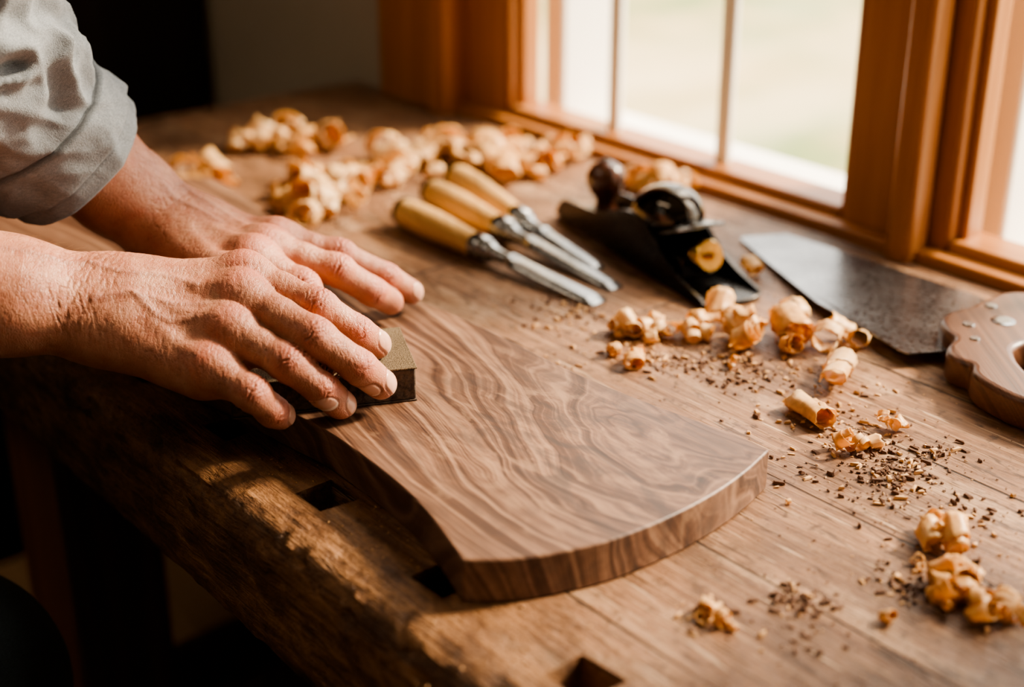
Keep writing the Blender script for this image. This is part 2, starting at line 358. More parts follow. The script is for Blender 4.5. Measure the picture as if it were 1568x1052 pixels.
box('drawer_front',-2.71,-1.88,.455,.475,.60,.76,MCAB,cab,.004)
ch=empty('tool_chest')
box('chest_body',-3.1,-2.5,-.5,.25,0,.62,MCAB,ch,.006); box('chest_lid',-3.12,-2.48,-.52,.27,.62,.68,MCAB,ch,.006)
tin=empty('paint_tin'); lathe('tin_body',(-2.78,.05,.68),(-2.78,.05,.84),[(0,.06),(.02,.062),(.9,.062),(.93,.066),(1,.066)],MSTEEL,tin,frame=False)

# ------------------------------------------------------------------ walnut board
near=[(-1.19,.385),(-1.08,.362),(-.95,.362),(-.85,.374),(-.76,.3885),(-.6918,.3965),(-.6565,.4003),(-.6145,.3993),(-.578,.3964),(-.546,.391),(-.515,.3825),(-.4937,.3759)]
endc=[(-.4937,.3759),(-.4791,.3951),(-.468,.4196),(-.4600,.4488),(-.4572,.4851),(-.4590,.5219),(-.4650,.5554),(-.4737,.5852)]
back=[(-.4737,.5852),(-.5035,.5838),(-.5439,.5771),(-.5902,.5713),(-.6368,.5683),(-.6909,.5689),(-.7499,.5680),(-.82,.562),(-.8857,.558),(-.96,.568),(-1.031,.58),(-1.10,.592),(-1.142,.594)]
far=[(-1.142,.594),(-1.17,.5698),(-1.20,.51),(-1.21,.45),(-1.19,.385)]
out=smooth_open(near,8)[:-1]+smooth_open(endc,8)[:-1]+smooth_open(back,8)[:-1]+smooth_open(far,8)[:-1]
wbd=prism('walnut_board',out,0.0005,.026,MW,None,.0012); wbd.location=(0,0,T)

# ------------------------------------------------------------------ sanding block
def sandpaper():
    m=M('sandpaper'); n=m.noise(m.tc,1100,2,.7); n2=m.noise(m.tc,40,4,.6)
    c=m.mix(m.mr(n,.38,.62),(.045,.031,.018),(.20,.140,.080)); c=m.mix(m.mr(n2,.4,.7,0,.4),c,(.18,.13,.08))
    m.P(Base_Color=c,Roughness=.9); m.b.inputs['Specular IOR Level'].default_value=.2; m.bump(n,.9,.001); return m.m
def cork():
    m=M('block_core'); n=m.noise(m.tc,260,4,.7); v=m.vor(m.tc,180)
    m.P(Base_Color=m.mix(m.mr(n,.35,.65),(.028,.018,.012),(.10,.062,.038)),Roughness=.9); m.bump(m.math('ADD',n,v),.8,.0012); return m.m
sb=empty('sanding_block')
a=np.array([-.972,-.235]); p=np.array([-.235,.972])
def blk(s,t): return tuple(np.array([-.059,.802])+a*s+p*t)
MS_=sandpaper(); MC_=cork()
o=prism('block_body',[blk(0,0),blk(0,.063),blk(.112,.063),blk(.112,0)],.0272,.0478,MC_,sb,.0012,frame=True)
o=prism('sandpaper_top',[blk(-.0008,-.0008),blk(-.0008,.0638),blk(.1128,.0638),blk(.1128,-.0008)],.0478,.0490,MS_,sb,.0004,frame=True)
o=prism('sandpaper_sole',[blk(-.0004,-.0004),blk(-.0004,.0634),blk(.1124,.0634),blk(.1124,-.0004)],.0262,.0272,MC_,sb,.0003,frame=True)

# ------------------------------------------------------------------ chisels
def chisel(butt,fer,tip,bw):
    e=empty('wood_chisel')
    b=Vector((*butt,.0138)); f=Vector((*fer,.0125)); t=Vector((*tip,.0022))
    lathe('handle',b,f,[(0,.004),(.01,.0080),(.035,.0108),(.07,.0118),(.14,.0127),(.3,.0134),(.45,.0132),(.62,.0120),(.8,.0106),(.92,.0102),(.97,.0102),(1,.0098)],MHAND,e,36)
    lathe('striking_hoop',b+(f-b)*.045,b+(f-b)*.085,[(0,.0117),(.1,.0128),(.9,.0130),(1,.0121)],MDARK,e,36)
    ax=(t-f).normalized()
    lathe('ferrule',f-ax*.011,f+ax*.004,[(0,.0104),(.08,.0112),(.9,.0107),(1,.0094)],MSTEEL,e,36)
    lathe('bolster',f+ax*.003,f+ax*.034,[(0,.0088),(.18,.0090),(.3,.0064),(.7,.0050),(1,.0052)],MSTEEL,e,28)
    s0=f+ax*.030; L=(t-s0).length; sd=ax.cross(Vector((0,0,1))).normalized(); up=sd.cross(ax)
    V=[];F=[]
    for u,w,th in [(0,.0055,.0075),(.06,bw*.46,.0062),(.14,bw*.5,.0052),(.90,bw*.5,.0034),(1.0,bw*.5,.0004)]:
        c=s0+ax*(L*u)
        V+= [c+sd*w-up*.0016, c+sd*w+up*(th*.25-.0016), c+sd*(w*.62)+up*(th-.0016), c-sd*(w*.62)+up*(th-.0016), c-sd*w+up*(th*.25-.0016), c-sd*w-up*.0016]
    for i in range(4):
        for j in range(6):
            j2=(j+1)%6; F.append((i*6+j,i*6+j2,i*6+6+j2,i*6+6+j))
    F.append((0,1,2,3,4,5)); F.append(tuple(range(24,30))[::-1])
    o=new_obj('blade',V,F,MSTEEL,e,frame=True); recalc(o); bevel(o,.0004,1,30)
chisel((-.099,1.208),(-.023,1.111),(.067,1.022),.019)
chisel((-.077,1.264),(-.005,1.156),(.082,1.052),.016)
chisel((-.056,1.314),(.009,1.181),(.071,1.094),.013)

# ------------------------------------------------------------------ hand plane (local frame: x along sole, y across, z up)
pl=empty('hand_plane',C(.036,1.231),0)
adir=C(.439,-.899)-C(0,0); pl.rotation_euler=(0,0,math.atan2(adir.y,adir.x))
pout=[(.000,.014),(.004,.004),(.014,0),(.236,0),(.247,.004),(.251,.014),(.251,.042),(.247,.052),(.236,.056),(.014,.056),(.004,.052),(0,.042)]
prism('sole',pout,.0005,.0045,MDARK,pl,.0008)
cheek=[(.004,.004),(.018,.020),(.045,.024),(.075,.027),(.10,.035),(.12,.042),(.138,.045),(.155,.042),(.172,.032),(.19,.021),(.215,.012),(.24,.007),(.246,.004)]
ck=smooth_open(cheek,5)
for nm,y0 in (('cheek_near',0.0003),('cheek_far',.0522)):
    n_=len(ck); V=[(x,y0,z) for x,z in ck]+[(x,y0+.0035,z) for x,z in ck]
    F=[tuple(range(n_)),tuple(range(n_,2*n_))[::-1]]+[(i,(i+1)%n_,n_+(i+1)%n_,n_+i) for i in range(n_)]
    o=new_obj(nm,V,F,MDARK,pl); recalc(o); bevel(o,.0008)
lathe('front_knob',(.046,.028,.0045),(.046,.028,.061),[(0,.014),(.06,.0155),(.14,.013),(.26,.0085),(.38,.0085),(.50,.0135),(.64,.0172),(.77,.0170),(.90,.0125),(.98,.005),(1,.001)],MKNOB,pl,36,frame=False)
lathe('knob_screw',(.046,.028,.0605),(.046,.028,.0622),[(0,.0035),(.6,.0035),(1,.003)],MDARK,pl,20,frame=False)
def slab_incl(nm,x0,z0,x1,z1,y0,y1,th,mt):
    dx,dz=x1-x0,z1-z0; L=math.hypot(dx,dz); nx,nz=-dz/L*th,dx/L*th
    V=[(x0,y,z0) for y in (y0,y1)]+[(x1,y,z1) for y in (y0,y1)]+[(x0+nx,y,z0+nz) for y in (y0,y1)]+[(x1+nx,y,z1+nz) for y in (y0,y1)]
    F=[(0,1,3,2),(4,6,7,5),(0,4,5,1),(2,3,7,6),(0,2,6,4),(1,5,7,3)]
    o=new_obj(nm,V,F,mt,pl); recalc(o); bevel(o,.0008)
prism('frog',[(.125,.008),(.195,.012),(.195,.044),(.125,.048)],.004,.022,MDARK,pl,.002)
slab_incl('plane_iron',.100,.006,.198,.046,.006,.050,.003,MSTEEL)
slab_incl('chip_breaker',.108,.012,.190,.0455,.008,.048,.002,MCHROME)
bm=bmesh.new(); bmesh.ops.create_uvsphere(bm,u_segments=40,v_segments=24,radius=1)
for v in bm.verts:
    x,y,z=v.co; z=max(z,-.25); v.co=(x*.040*(1-.12*x),y*.0265,z*.026)
me=bpy.data.meshes.new('lever_cap'); bm.to_mesh(me); bm.free(); me.materials.append(MCHROME); me.polygons.foreach_set('use_smooth',[True]*len(me.polygons))
lc=bpy.data.objects.new('lever_cap',me); COL.objects.link(lc); lc.parent=pl; lc.location=(.148,.028,.042); lc.rotation_euler=(0,math.radians(-14),0)
slab_incl('lateral_lever',.178,.044,.204,.050,.018,.038,.002,MSTEEL)
lathe('brass_adjuster',(.194,.028,.022),(.212,.028,.028),[(0,.009),(.1,.0125),(.25,.0134),(.85,.0134),(1,.0117),(1.0,.006)],MBRASS,pl,36,frame=False)
lathe('adjuster_rod',(.17,.028,.016),(.220,.028,.030),[(0,.003),(1,.003)],MBRASS,pl,16,frame=False)
lathe('rear_lug',(.228,.028,.0045),(.228,.028,.0085),[(0,.011),(.6,.009),(1,.006)],MDARK,pl,28,frame=False)

# ------------------------------------------------------------------ hand saw
sw=empty('hand_saw')
zt=lambda q: .0005+.0085*max(0,min(1,(1.178-q[1])/.25))
bl=[(.195,1.164),(.199,1.170),(.237,1.178),(.300,1.098),(.356,1.022),(.368,.985),(.345,.945),(.320,.915),(.274,.908),(.268,.915),(.252,.957),(.230,1.007),(.212,1.085)]
prism('blade',bl,0,.0012,MSAWB,sw,frame=True,zf=zt)
def curve2d(name,splines,z,ext,bev,mat,parent):
    cu=bpy.data.curves.new(name,'CURVE'); cu.dimensions='2D'; cu.fill_mode='BOTH'; cu.extrude=ext; cu.bevel_depth=bev; cu.bevel_resolution=3; cu.resolution_u=8
    for sp in splines:
        s=cu.splines.new('BEZIER'); s.bezier_points.add(len(sp)-1); s.use_cyclic_u=True
        for bp,q in zip(s.bezier_points,sp):
            bp.co=(q[0],q[1],0); bp.handle_left_type=bp.handle_right_type='AUTO'
    o=bpy.data.objects.new(name,cu); COL.objects.link(o)
    dg=bpy.context.evaluated_depsgraph_get(); dg.update(); me=bpy.data.meshes.new_from_object(o.evaluated_get(dg)); bpy.data.objects.remove(o)
    me.materials.clear(); me.materials.append(mat)
    o=bpy.data.objects.new(name,me); COL.objects.link(o); o.rotation_euler=(0,0,ANG); o.location=(0,0,T+z); o.parent=parent
    me.polygons.foreach_set('use_smooth',[True]*len(me.polygons))
    try: me.set_sharp_from_angle(angle=math.radians(60))
    except Exception: pass
    return o
ho=[(.310,.944),(.306,.926),(.308,.906),(.300,.893),(.298,.878),(.307,.866),(.305,.850),(.311,.832),(.322,.815),(.340,.802),(.360,.799),(.371,.810),(.372,.826),(.390,.860),(.410,.902),(.427,.945),(.430,.975),(.414,.990),(.398,.981),(.382,.988),(.366,.988),(.352,.978),(.334,.962)]
hh=[(.332,.880),(.335,.892),(.344,.902),(.356,.908),(.370,.917),(.382,.914),(.385,.900),(.377,.880),(.364,.852),(.353,.833),(.342,.830),(.334,.844),(.331,.862)]
curve2d('handle',[ho,hh],.0115,.0060,.0050,MSAWH,sw)
for i,(x,y,r) in enumerate([(.320,.930,.0045),(.346,.964,.0045),(.346,.936,.0085),(.317,.905,.0035)]):
    lathe('saw_nut_%d'%i,(x,y,.0218),(x,y,.0235),[(0,r),(.6,r),(1,r*.85),(1,r*.5)],MSTEEL,sw,24)

# ------------------------------------------------------------------ shavings
SV=[];SF=[]
def ribbon(c,rad,width,turns,yaw,tilt,grow=.25,drift=.2,zc=None,ruff=.12):
    n=int(26*turns)+8; ph=random.random()*50; R=Matrix.Rotation(yaw,3,'Z')@Matrix.Rotation(tilt,3,'Y')
    pts=[]; m=6; a0=random.random()*6.28; el=random.uniform(.65,1.0)
    for i in range(n):
        t=i/(n-1); th=a0+t*turns*2*math.pi
        r=rad*(1-grow*t)*(1+ruff*noise.noise(Vector((t*5,ph,0))))
        for j in range(m):
            s=(j/(m-1)-.5); ww=width*(.55+.45*math.sin(.3+t*2.6))*(1+.35*noise.noise(Vector((t*7,ph,5))))
            rr=r*(1+.14*noise.noise(Vector((t*16,s*2,ph)))+.18*s*s+.05*math.sin(i*2.2+ph)*(abs(s)*2)**2)
            x=s*ww+drift*rad*turns*(t-.5)*2+rad*.25*noise.noise(Vector((t*5,ph,9)))
            pts.append(R@Vector((x,rr*math.cos(th),rr*el*math.sin(th))))
    mz=min(q.z for q in pts); z0=-mz+.0004 if zc is None else zc
    z0=max(z0,-mz+.0004)
    b0=len(SV)
    for q in pts: SV.append((c[0]+q.x,c[1]+q.y,q.z+z0))
    for i in range(n-1):
        for j in range(m-1):
            k=b0+i*m+j; SF.append((k,k+1,k+m+1,k+m))
def pile(c,n,rad,spread,wid=1.1,lift=0.):
    for k in range(n):
        q=(c[0]+random.gauss(0,spread),c[1]+random.gauss(0,spread))
        r=rad*random.uniform(.5,1.1)
        ribbon(q,r,r*wid*random.uniform(.7,1.9),random.uniform(.6,1.9),random.random()*6.28,random.uniform(-.7,.7),grow=random.uniform(-.3,.5),drift=random.uniform(0,.6),zc=None if random.random()<.7 or not lift else r+lift*random.random())
farp=[(-276,1440),(-253,1440),(-222,1455),(-202,1425),(-288,1317),(-264,1306),(-209,1247),(-204,1317),(-160,1262),(-150,1275),(-121,1390),(-102,1345),(-88,1390),(-69,1410),(-28,1375),(-2,1350),(36,1380),(57,1410),(125,1290),(145,1306),(-141,1338),(-110,1370),(-60,1385),(-50,1375),(-190,1280),(-20,1390),(10,1365),(-178,1240),(-235,1450),(-185,1232),(-150,1300),(-130,1320),(-190,1210)]
for q in farp: pile((q[0]/1000,q[1]/1000),5,.0118,.013,1.3,.008)
pile((.050,1.40),3,.020,.01,1.3); pile((-.215,1.44),7,.014,.015,1.2,.014); pile((-.08,1.40),9,.014,.022,1.2,.014); pile((-.02,1.375),8,.014,.02,1.2,.014); pile((.13,1.30),5,.0135,.013,1.3)
nearp=[(79,967,6,.0070),(95,961,6,.0070),(106,955,4,.0075),(84,909,3,.0075),(130,955,4,.0085),(158,970,3,.0105),(170,953,4,.0115),(186,940,3,.0120),(200,930,2,.012),(206,1000,1,.013),(227,935,3,.0105),(207,787,4,.0055),(239,673,4,.008),(232,637,5,.007),(222,622,5,.007),(242,613,5,.007),(226,630,4,.007),(188,1078,2,.008),(233,811,3,.006),(150,905,2,.005),(97,608,5,.0038),(105,600,4,.0038),(118,1275,3,.012),(225,790,3,.005),(215,655,3,.004),(250,600,3,.006),(70,925,3,.004),(160,720,1,.003),(185,600,2,.003)]
for x,y,n_,r in nearp: pile((x/1000,y/1000),n_,r,r*.75,1.2,.004)
ribbon((.221,.886),.0070,.022,2.2,1.2,.08,grow=-.5,drift=1.5)
ribbon((.190,.830),.0085,.034,1.5,2.0,.05,grow=.2,drift=.35)
ribbon((.196,.822),.0065,.020,1.3,1.7,.1,grow=.2,drift=.6)
sh=new_obj('wood_shavings',SV,SF,MSH,smooth=True,frame=True)
so=sh.modifiers.new('s','SOLIDIFY'); so.thickness=.00025
CV=[];CF=[];CM=[]
def inpoly(x,y,P):
    c=False; j=len(P)-1
    for i in range(len(P)):
        if (P[i][1]>y)!=(P[j][1]>y) and x<(P[j][0]-P[i][0])*(y-P[i][1])/(P[j][1]-P[i][1])+P[i][0]: c=not c
        j=i
    return c
plane_fp=[(.036,1.231),(.146,1.006),(.196,1.032),(.086,1.257)]
def crumb(x,y,s,dark):
    if inpoly(x,y,bl) or inpoly(x,y,ho) or inpoly(x,y,plane_fp) or inpoly(CA*x-SA*y,SA*x+CA*y,out): return
    b0=len(CV); yaw=random.random()*6.28; l=s*random.uniform(.7,2.2); w=s*random.uniform(.4,1.0); h=s*random.uniform(.15,.6)
    cy,sy=math.cos(yaw),math.sin(yaw); tl=random.uniform(-.3,.3)
    for (a,b,c) in [(-1,-1,0),(1,-.6,0),(.7,1,0),(-.8,.8,0),(-.7,-.7,1),(.9,-.4,.8),(.5,.8,1.2),(-.6,.5,.7)]:
        X=a*l/2; Y=b*w/2; CV.append((x+X*cy-Y*sy,y+X*sy+Y*cy,.0003+c*h+max(0,tl*a)*s*.6))
    for f in [(0,3,2,1),(4,5,6,7),(0,1,5,4),(1,2,6,5),(2,3,7,6),(3,0,4,7)]: CF.append(tuple(b0+k for k in f)); CM.append(0 if dark else 1)
cps=[(38,1029,60,.014,1),(50,1010,60,.012,1),(125,910,90,.018,1),(159,894,90,.016,1),(173,752,20,.015,1),(222,744,80,.018,1),(245,777,70,.014,1),(264,785,40,.010,1),(257,707,40,.014,1),(204,640,60,.009,1),(149,622,90,.009,1),(97,608,70,.007,0),(147,594,30,.015,1),(44,915,15,.012,0),(213,790,60,.010,1),(232,760,100,.011,1),(90,930,90,.016,0),(200,900,60,.02,0),(235,630,110,.013,1),(205,820,60,.015,0),(30,1000,40,.02,0),(-150,1250,60,.04,0),(150,920,80,.012,1),(222,744,90,.012,1),(245,690,60,.03,0),(180,800,50,.03,0),(220,860,60,.03,0),(-178,1215,80,.016,1)]
for x,y,n_,sp,dk in cps:
    for k in range(n_):
        crumb(x/1000+random.gauss(0,sp),y/1000+random.gauss(0,sp),random.choice([.0010,.0013,.0018,.0025,.0036]),random.random()<(.75 if dk else .25))
for k in range(1100):
    crumb(random.uniform(-.05,.33),random.uniform(.50,1.15),random.choice([.0005,.0007,.001]),random.random()<.6)
for k in range(260):
    X=random.uniform(-.7,-.3); Y=random.uniform(.365,.40)
    if min(abs(X-q) for q in (-.631,-.5167,-.4085,-.742))>.018: crumb(CA*X+SA*Y,-SA*X+CA*Y,random.choice([.0006,.0009]),random.random()<.3)
cr=new_obj('sawdust_crumbs',CV,CF,[MCR_D,MCR_L],frame=True)
cr.data.polygons.foreach_set('material_index',CM)

# ------------------------------------------------------------------ implicit surfaces for the man
def V3(x): return np.array(x,dtype=np.float64)
def cone(P,a,b,ra,rb,n=None,s=1.0):
    a=V3(a);b=V3(b); Q=P-a; d=b-a
    if n is not None:
        Q=Q+np.outer(Q@n,n)*(s-1); d=d+n*(d@n)*(s-1)
    L2=max(d@d,1e-12); t=np.clip(Q@d/L2,0,1)
    return np.linalg.norm(Q-t[:,None]*d,axis=1)-(ra+(rb-ra)*t)
def smin(a,b,k):
    h=np.clip(.5+.5*(b-a)/k,0,1); return b*(1-h)+a*h-k*h*(1-h)
def surface_nets(f,lo,hi,h):
    lo=V3(lo);hi=V3(hi); n=np.ceil((hi-lo)/h).astype(int)+1
    ax=[lo[i]+h*np.arange(n[i]) for i in range(3)]
    F=np.empty(tuple(n)); 
    for i in range(0,n[0],16):
        g=np.stack(np.meshgrid(ax[0][i:i+16],ax[1],ax[2],indexing='ij'),-1); F[i:i+16]=f(g.reshape(-1,3)).reshape(g.shape[:3])
    cn=n-1; tot=int(np.prod(cn)); cnt=np.zeros(tot); acc=np.zeros((tot,3)); quads=[]
    def flat(c): return (c[:,0]*cn[1]+c[:,1])*cn[2]+c[:,2]
    for A in range(3):
        s0=[slice(None)]*3; s1=[slice(None)]*3; s0[A]=slice(0,-1); s1[A]=slice(1,None)
        a_=F[tuple(s0)]; b_=F[tuple(s1)]; cr_=(a_<0)!=(b_<0); idx=np.argwhere(cr_)
        va=a_[cr_]; vb=b_[cr_]; t=va/(va-vb); pos=idx.astype(float); pos[:,A]+=t
        o1,o2=(A+1)%3,(A+2)%3; cells=[];ok=np.ones(len(idx),bool)
        for da,db in ((0,0),(-1,0),(-1,-1),(0,-1)):
            c=idx.copy(); c[:,o1]+=da; c[:,o2]+=db; v_=np.all((c>=0)&(c<cn),axis=1); ok&=v_; cells.append(c)
            fl=flat(c[v_]); cnt+=np.bincount(fl,minlength=tot)
            for k in range(3): acc[:,k]+=np.bincount(fl,weights=pos[v_][:,k],minlength=tot)
        q=np.stack([flat(c) for c in cells],1)[ok]; inv=va[ok]<0; q[~inv]=q[~inv][:,::-1]; quads.append(q)
    used=np.where(cnt>0)[0]; mp=-np.ones(tot,int); mp[used]=np.arange(len(used))
    return acc[used]/cnt[used][:,None]*h+lo, mp[np.concatenate(quads)]
def grad(f,P,e=3e-4):
    G=np.empty_like(P)
    for k in range(3):
        d=np.zeros(3); d[k]=e; G[:,k]=(f(P+d)-f(P-d))/(2*e)
    return G
def project(f,P,it=3):
    for _ in range(it):
        v=f(P); G=grad(f,P); g2=np.maximum((G*G).sum(1),.05); P=P-G*np.clip(v/g2,-.002,.002)[:,None]
    return P
def make_mesh(name,V,F,mat,parent,attrs=None):
    me=bpy.data.meshes.new(name); me.vertices.add(len(V)); me.vertices.foreach_set('co',V.astype(np.float32).ravel())
    me.loops.add(F.size); me.loops.foreach_set('vertex_index',F.astype(np.int32).ravel())
    me.polygons.add(len(F)); me.polygons.foreach_set('loop_start',(np.arange(len(F))*F.shape[1]).astype(np.int32)); me.polygons.foreach_set('loop_total',np.full(len(F),F.shape[1],np.int32))
    me.update(calc_edges=True); me.validate(); me.materials.append(mat); me.polygons.foreach_set('use_smooth',[True]*len(me.polygons))
    for k,v in (attrs or {}).items():
        at=me.attributes.new(k,'FLOAT','POINT'); at.data.foreach_set('value',v.astype(np.float32))
    o=bpy.data.objects.new(name,me); COL.objects.link(o); o.rotation_euler=(0,0,ANG); o.location=(0,0,T); o.parent=parent; return o
def subdiv(V,F):
    E=np.concatenate([F[:,[i,(i+1)%4]] for i in range(4)]); E.sort(axis=1); U,inv=np.unique(E,axis=0,return_inverse=True); inv=inv.reshape(-1)
    n=len(V); m=len(F); ep=V[U].mean(1); fp=V[F].mean(1); e=[n+inv[i*m:(i+1)*m] for i in range(4)]; c=n+len(U)+np.arange(m)
    Q=np.concatenate([np.stack([F[:,i],e[i],c,e[(i-1)%4]],1) for i in range(4)]); return np.concatenate([V,ep,fp]),Q
def unit(v): v=V3(v); return v/np.linalg.norm(v)
def sst(x,a,b): t=np.clip((x-a)/(b-a),0,1); return t*t*(3-2*t)

def build_hand(name,wrist,fingers,radii,thumb,trad,arm,armr,parent,clipbox,veins,tendon=.0006):
    """fingers: [MCP,PIP,DIP,TIP] index..pinky"""
    wrist=V3(wrist); F_=[[V3(q) for q in f] for f in fingers]; TH=[V3(q) for q in thumb]
    lat=unit(F_[3][0]-F_[0][0]); fwd=unit((F_[1][0]+F_[2][0])/2-wrist); lat=unit(lat-fwd*(lat@fwd))
    nrm=np.cross(fwd,lat); nrm=nrm if nrm[2]>0 else -nrm; nrm=unit(nrm)
    A=[V3(q) for q in arm]
    base=[wrist+lat*o+fwd*.006 for o in (-.017,-.006,.006,.016)]
    def f(P):
        palm=None
        for b,fg,rr in zip(base,F_,radii):
            c=cone(P,b,fg[0]-nrm*.0025,.0145,rr[0]+.0012); palm=c if palm is None else smin(palm,c,.014)
        mid=(F_[1][0]+F_[2][0])/2
        palm=smin(palm,cone(P,wrist+fwd*.02-nrm*.008,mid-fwd*.010-nrm*.011,.018,.017,nrm,1.25),.012)
        palm=smin(palm,cone(P,F_[0][0]-nrm*.010,F_[3][0]-nrm*.008,.011,.010),.010)
        th=cone(P,TH[0],TH[1],trad[0],trad[1]); palm=smin(palm,th,.016)
        pk=F_[3][0]; palm=smin(palm,cone(P,wrist+lat*.018+fwd*.012-nrm*.006,pk-nrm*.009-fwd*.010,.0155,.0135),.012)
        fa=cone(P,wrist-fwd*.004,wrist+fwd*.014,armr[0][0],armr[0][0]*.97,nrm,armr[0][1]/1.0)
        for i in range(len(A)):
            p0=wrist if i==0 else A[i-1]; r0=armr[i]; r1=armr[i+1]
            fa=smin(fa,cone(P,p0,A[i],r0[0],r1[0],nrm,.5*(r0[1]+r1[1])),.012)
        palm=smin(palm,fa,.022)
        palm=smin(palm,cone(P,wrist+lat*.020-fwd*.012+nrm*.008,wrist+lat*.019-fwd*.018+nrm*.006,.009,.009),.012)
        res=palm
        for fg,rr in zip(F_,radii):
            m1=(fg[0]+fg[1])/2; 
            ax=unit(fg[1]-fg[0]); up=unit(nrm-ax*(nrm@ax))
            c=smin(cone(P,fg[0],m1-up*.0008,rr[0],(rr[0]+rr[1])*.49),cone(P,m1-up*.0008,fg[1],(rr[0]+rr[1])*.49,rr[1]),.004)
            c=smin(c,cone(P,fg[1],fg[2],rr[1],rr[2]),.004); c=smin(c,cone(P,fg[2],fg[3],rr[2],rr[3]),.004)
            c=smin(c,cone(P,fg[1]+up*.0006-ax*.002,fg[1]+up*.0006+ax*.002,rr[1]*.97,rr[1]*.97),.004)
            c=smin(c,cone(P,fg[0]+up*.0025-ax*.003,fg[0]+up*.0008+ax*.004,rr[0]*.86,rr[0]*.86),.010)
            a2=unit(fg[3]-fg[2]); dn=np.cross(a2,lat); dn=dn if dn@nrm<0 else -dn; dn=unit(dn)
            c=smin(c,cone(P,fg[2]+dn*.001+a2*.004,fg[3]+dn*.0012-a2*.002,rr[3]*.98,rr[3]*.95),.004)
            res=np.minimum(res,smin(palm,c,.010))
        tc=smin(cone(P,TH[1],TH[2],trad[1],trad[2]),cone(P,TH[2],TH[3],trad[2],trad[3]),.003)
        res=np.minimum(res,smin(palm,tc,.008))
        for i in range(3):
            a_=F_[i][0]*.62+F_[i][1]*.38; b_=F_[i+1][0]*.62+F_[i+1][1]*.38
            res=smin(res,cone(P,a_-nrm*.006,b_-nrm*.006,.0045,.0045),.006)
        return res
    V,Q=surface_nets(f,clipbox[0],clipbox[1],.0016)
    V=project(f,V,2); V,Q=subdiv(V,Q); V=project(f,V,2)
    G=grad(f,V); Nn=G/np.maximum(np.linalg.norm(G,axis=1),1e-9)[:,None]
    n=len(V); disp=np.zeros(n); red=np.zeros(n); crease=np.zeros(n); nail=np.zeros(n); ntip=np.zeros(n); vein=np.zeros(n)
    wob=np.sin(V[:,0]*700+V[:,2]*500)*.0004+np.sin(V[:,1]*1300+V[:,0]*300)*.0003
    for fi,(fg,rr) in enumerate(zip(F_+[TH],radii+[trad])):
        for j in (0,1,2):
            J=fg[j]; 
            if j==0: ax=unit(fg[1]-fg[0])
            else: ax=unit(unit(fg[j+1]-fg[j])+unit(fg[j]-fg[j-1]))
            L_=unit(lat-ax*(lat@ax)); D=np.cross(ax,L_); D=D if D@nrm>0 else -D
            q=V-J; t=q@ax; rad=np.linalg.norm(q-t[:,None]*ax,axis=1); near=(rad<rr[j]*1.45)&(np.abs(t)<.016)
            dm=sst(Nn@D,.15,.7)*near
            red=np.maximum(red,np.exp(-(t/.0085)**2)*dm*(.9 if j else .7))
            if j==0: continue
            lw=(q@L_); arc=.0011*np.cos(lw*380)
            offs=[(-.0066,.4),(-.0044,.7),(-.0020,1.),(.0004,1.),(.0030,.8),(.0056,.5)] if j==1 else [(-.0026,.7),(-.0004,1.),(.0018,.8),(.0038,.4)]
            for k_,(o_,am) in enumerate(offs):
                g=np.exp(-((t+wob*2.0+arc*(-1 if o_>0 else 1)-o_)/.00065)**2)*dm*am
                disp-=g*(.0006 if j==1 else .00042); crease=np.maximum(crease,g*.7)
            pm=sst(-(Nn@D),.1,.6)*near; g=np.exp(-((t)/.0009)**2)*pm; disp-=g*.0006
        a2=unit(fg[3]-fg[2]); L_=unit(lat-a2*(lat@a2)); D=np.cross(a2,L_); D=D if D@nrm>0 else -D
        if fi==4: D=unit(D*.6+lat*-.8); D=unit(D-a2*(D@a2)); L_=np.cross(a2,D)
        q=V-fg[3]; t=q@a2; x=q@L_; y=q@D; r=rr[3]
        e=(np.abs((t-.0004)/(r*.92))**2.6+np.abs(x/(r*.80))**3.0)**(1/2.8)
        up=(y>r*.15)&(np.abs(t)<r*1.6)
        e=np.where(up,e,9)
        nail=np.maximum(nail,1-sst(e,.90,1.0)); disp-=np.exp(-((e-1.0)/.07)**2)*.0005*np.where(t<r*.6,1,.2); disp+=(1-sst(e,.85,.98))*.00015
        crease=np.maximum(crease,np.exp(-((e-1.02)/.06)**2)*.6*(up))
        ntip=np.maximum(ntip,(1-sst(e,.9,1.0))*sst(t,r*.55,r*.65))
        red=np.maximum(red,.5*np.exp(-(np.linalg.norm(q,axis=1)/.010)**2))
    dors=sst(Nn@nrm,.2,.75)
    for b,fg in zip(base,F_):
        d=cone(V,b+nrm*.012+fwd*.03,fg[0]+nrm*.011-fwd*.006,0,0); disp+=np.exp(-(d/.0045)**2)*dors*tendon
    for vl in veins:
        pts=[wrist+fwd*p[0]+lat*p[1]+nrm*.016 for p in smooth_open(vl,6)]
        dd=np.full(n,9.)
        VV=V-np.outer(V@nrm,nrm)
        for p0,p1 in zip(pts[:-1],pts[1:]):
            a_=p0-nrm*(p0@nrm); b_=p1-nrm*(p1@nrm); dd=np.minimum(dd,cone(VV,a_,b_,0,0))
        g=np.exp(-((dd+wob*.5)/.0025)**2)*dors; disp+=g*.0008; vein=np.maximum(vein,g)
    tw=(V-wrist)@fwd; wr=np.exp(-((tw+.002)/.020)**2)*dors
    for o_ in (-.018,-.013,-.008,-.003,.002,.008,.013,.019):
        g=np.exp(-((tw+wob*2+.0016*np.sin((V@lat)*230+o_*900)-o_)/.0008)**2)*wr; disp-=g*.0005; crease=np.maximum(crease,g*.35)
    disp+=np.array([noise.fractal(Vector(p_)*45,1.0,2.0,2) for p_ in V])*.0005
    uvw=np.stack([(V-wrist)@fwd,(V-wrist)@lat,(V-wrist)@nrm],1)
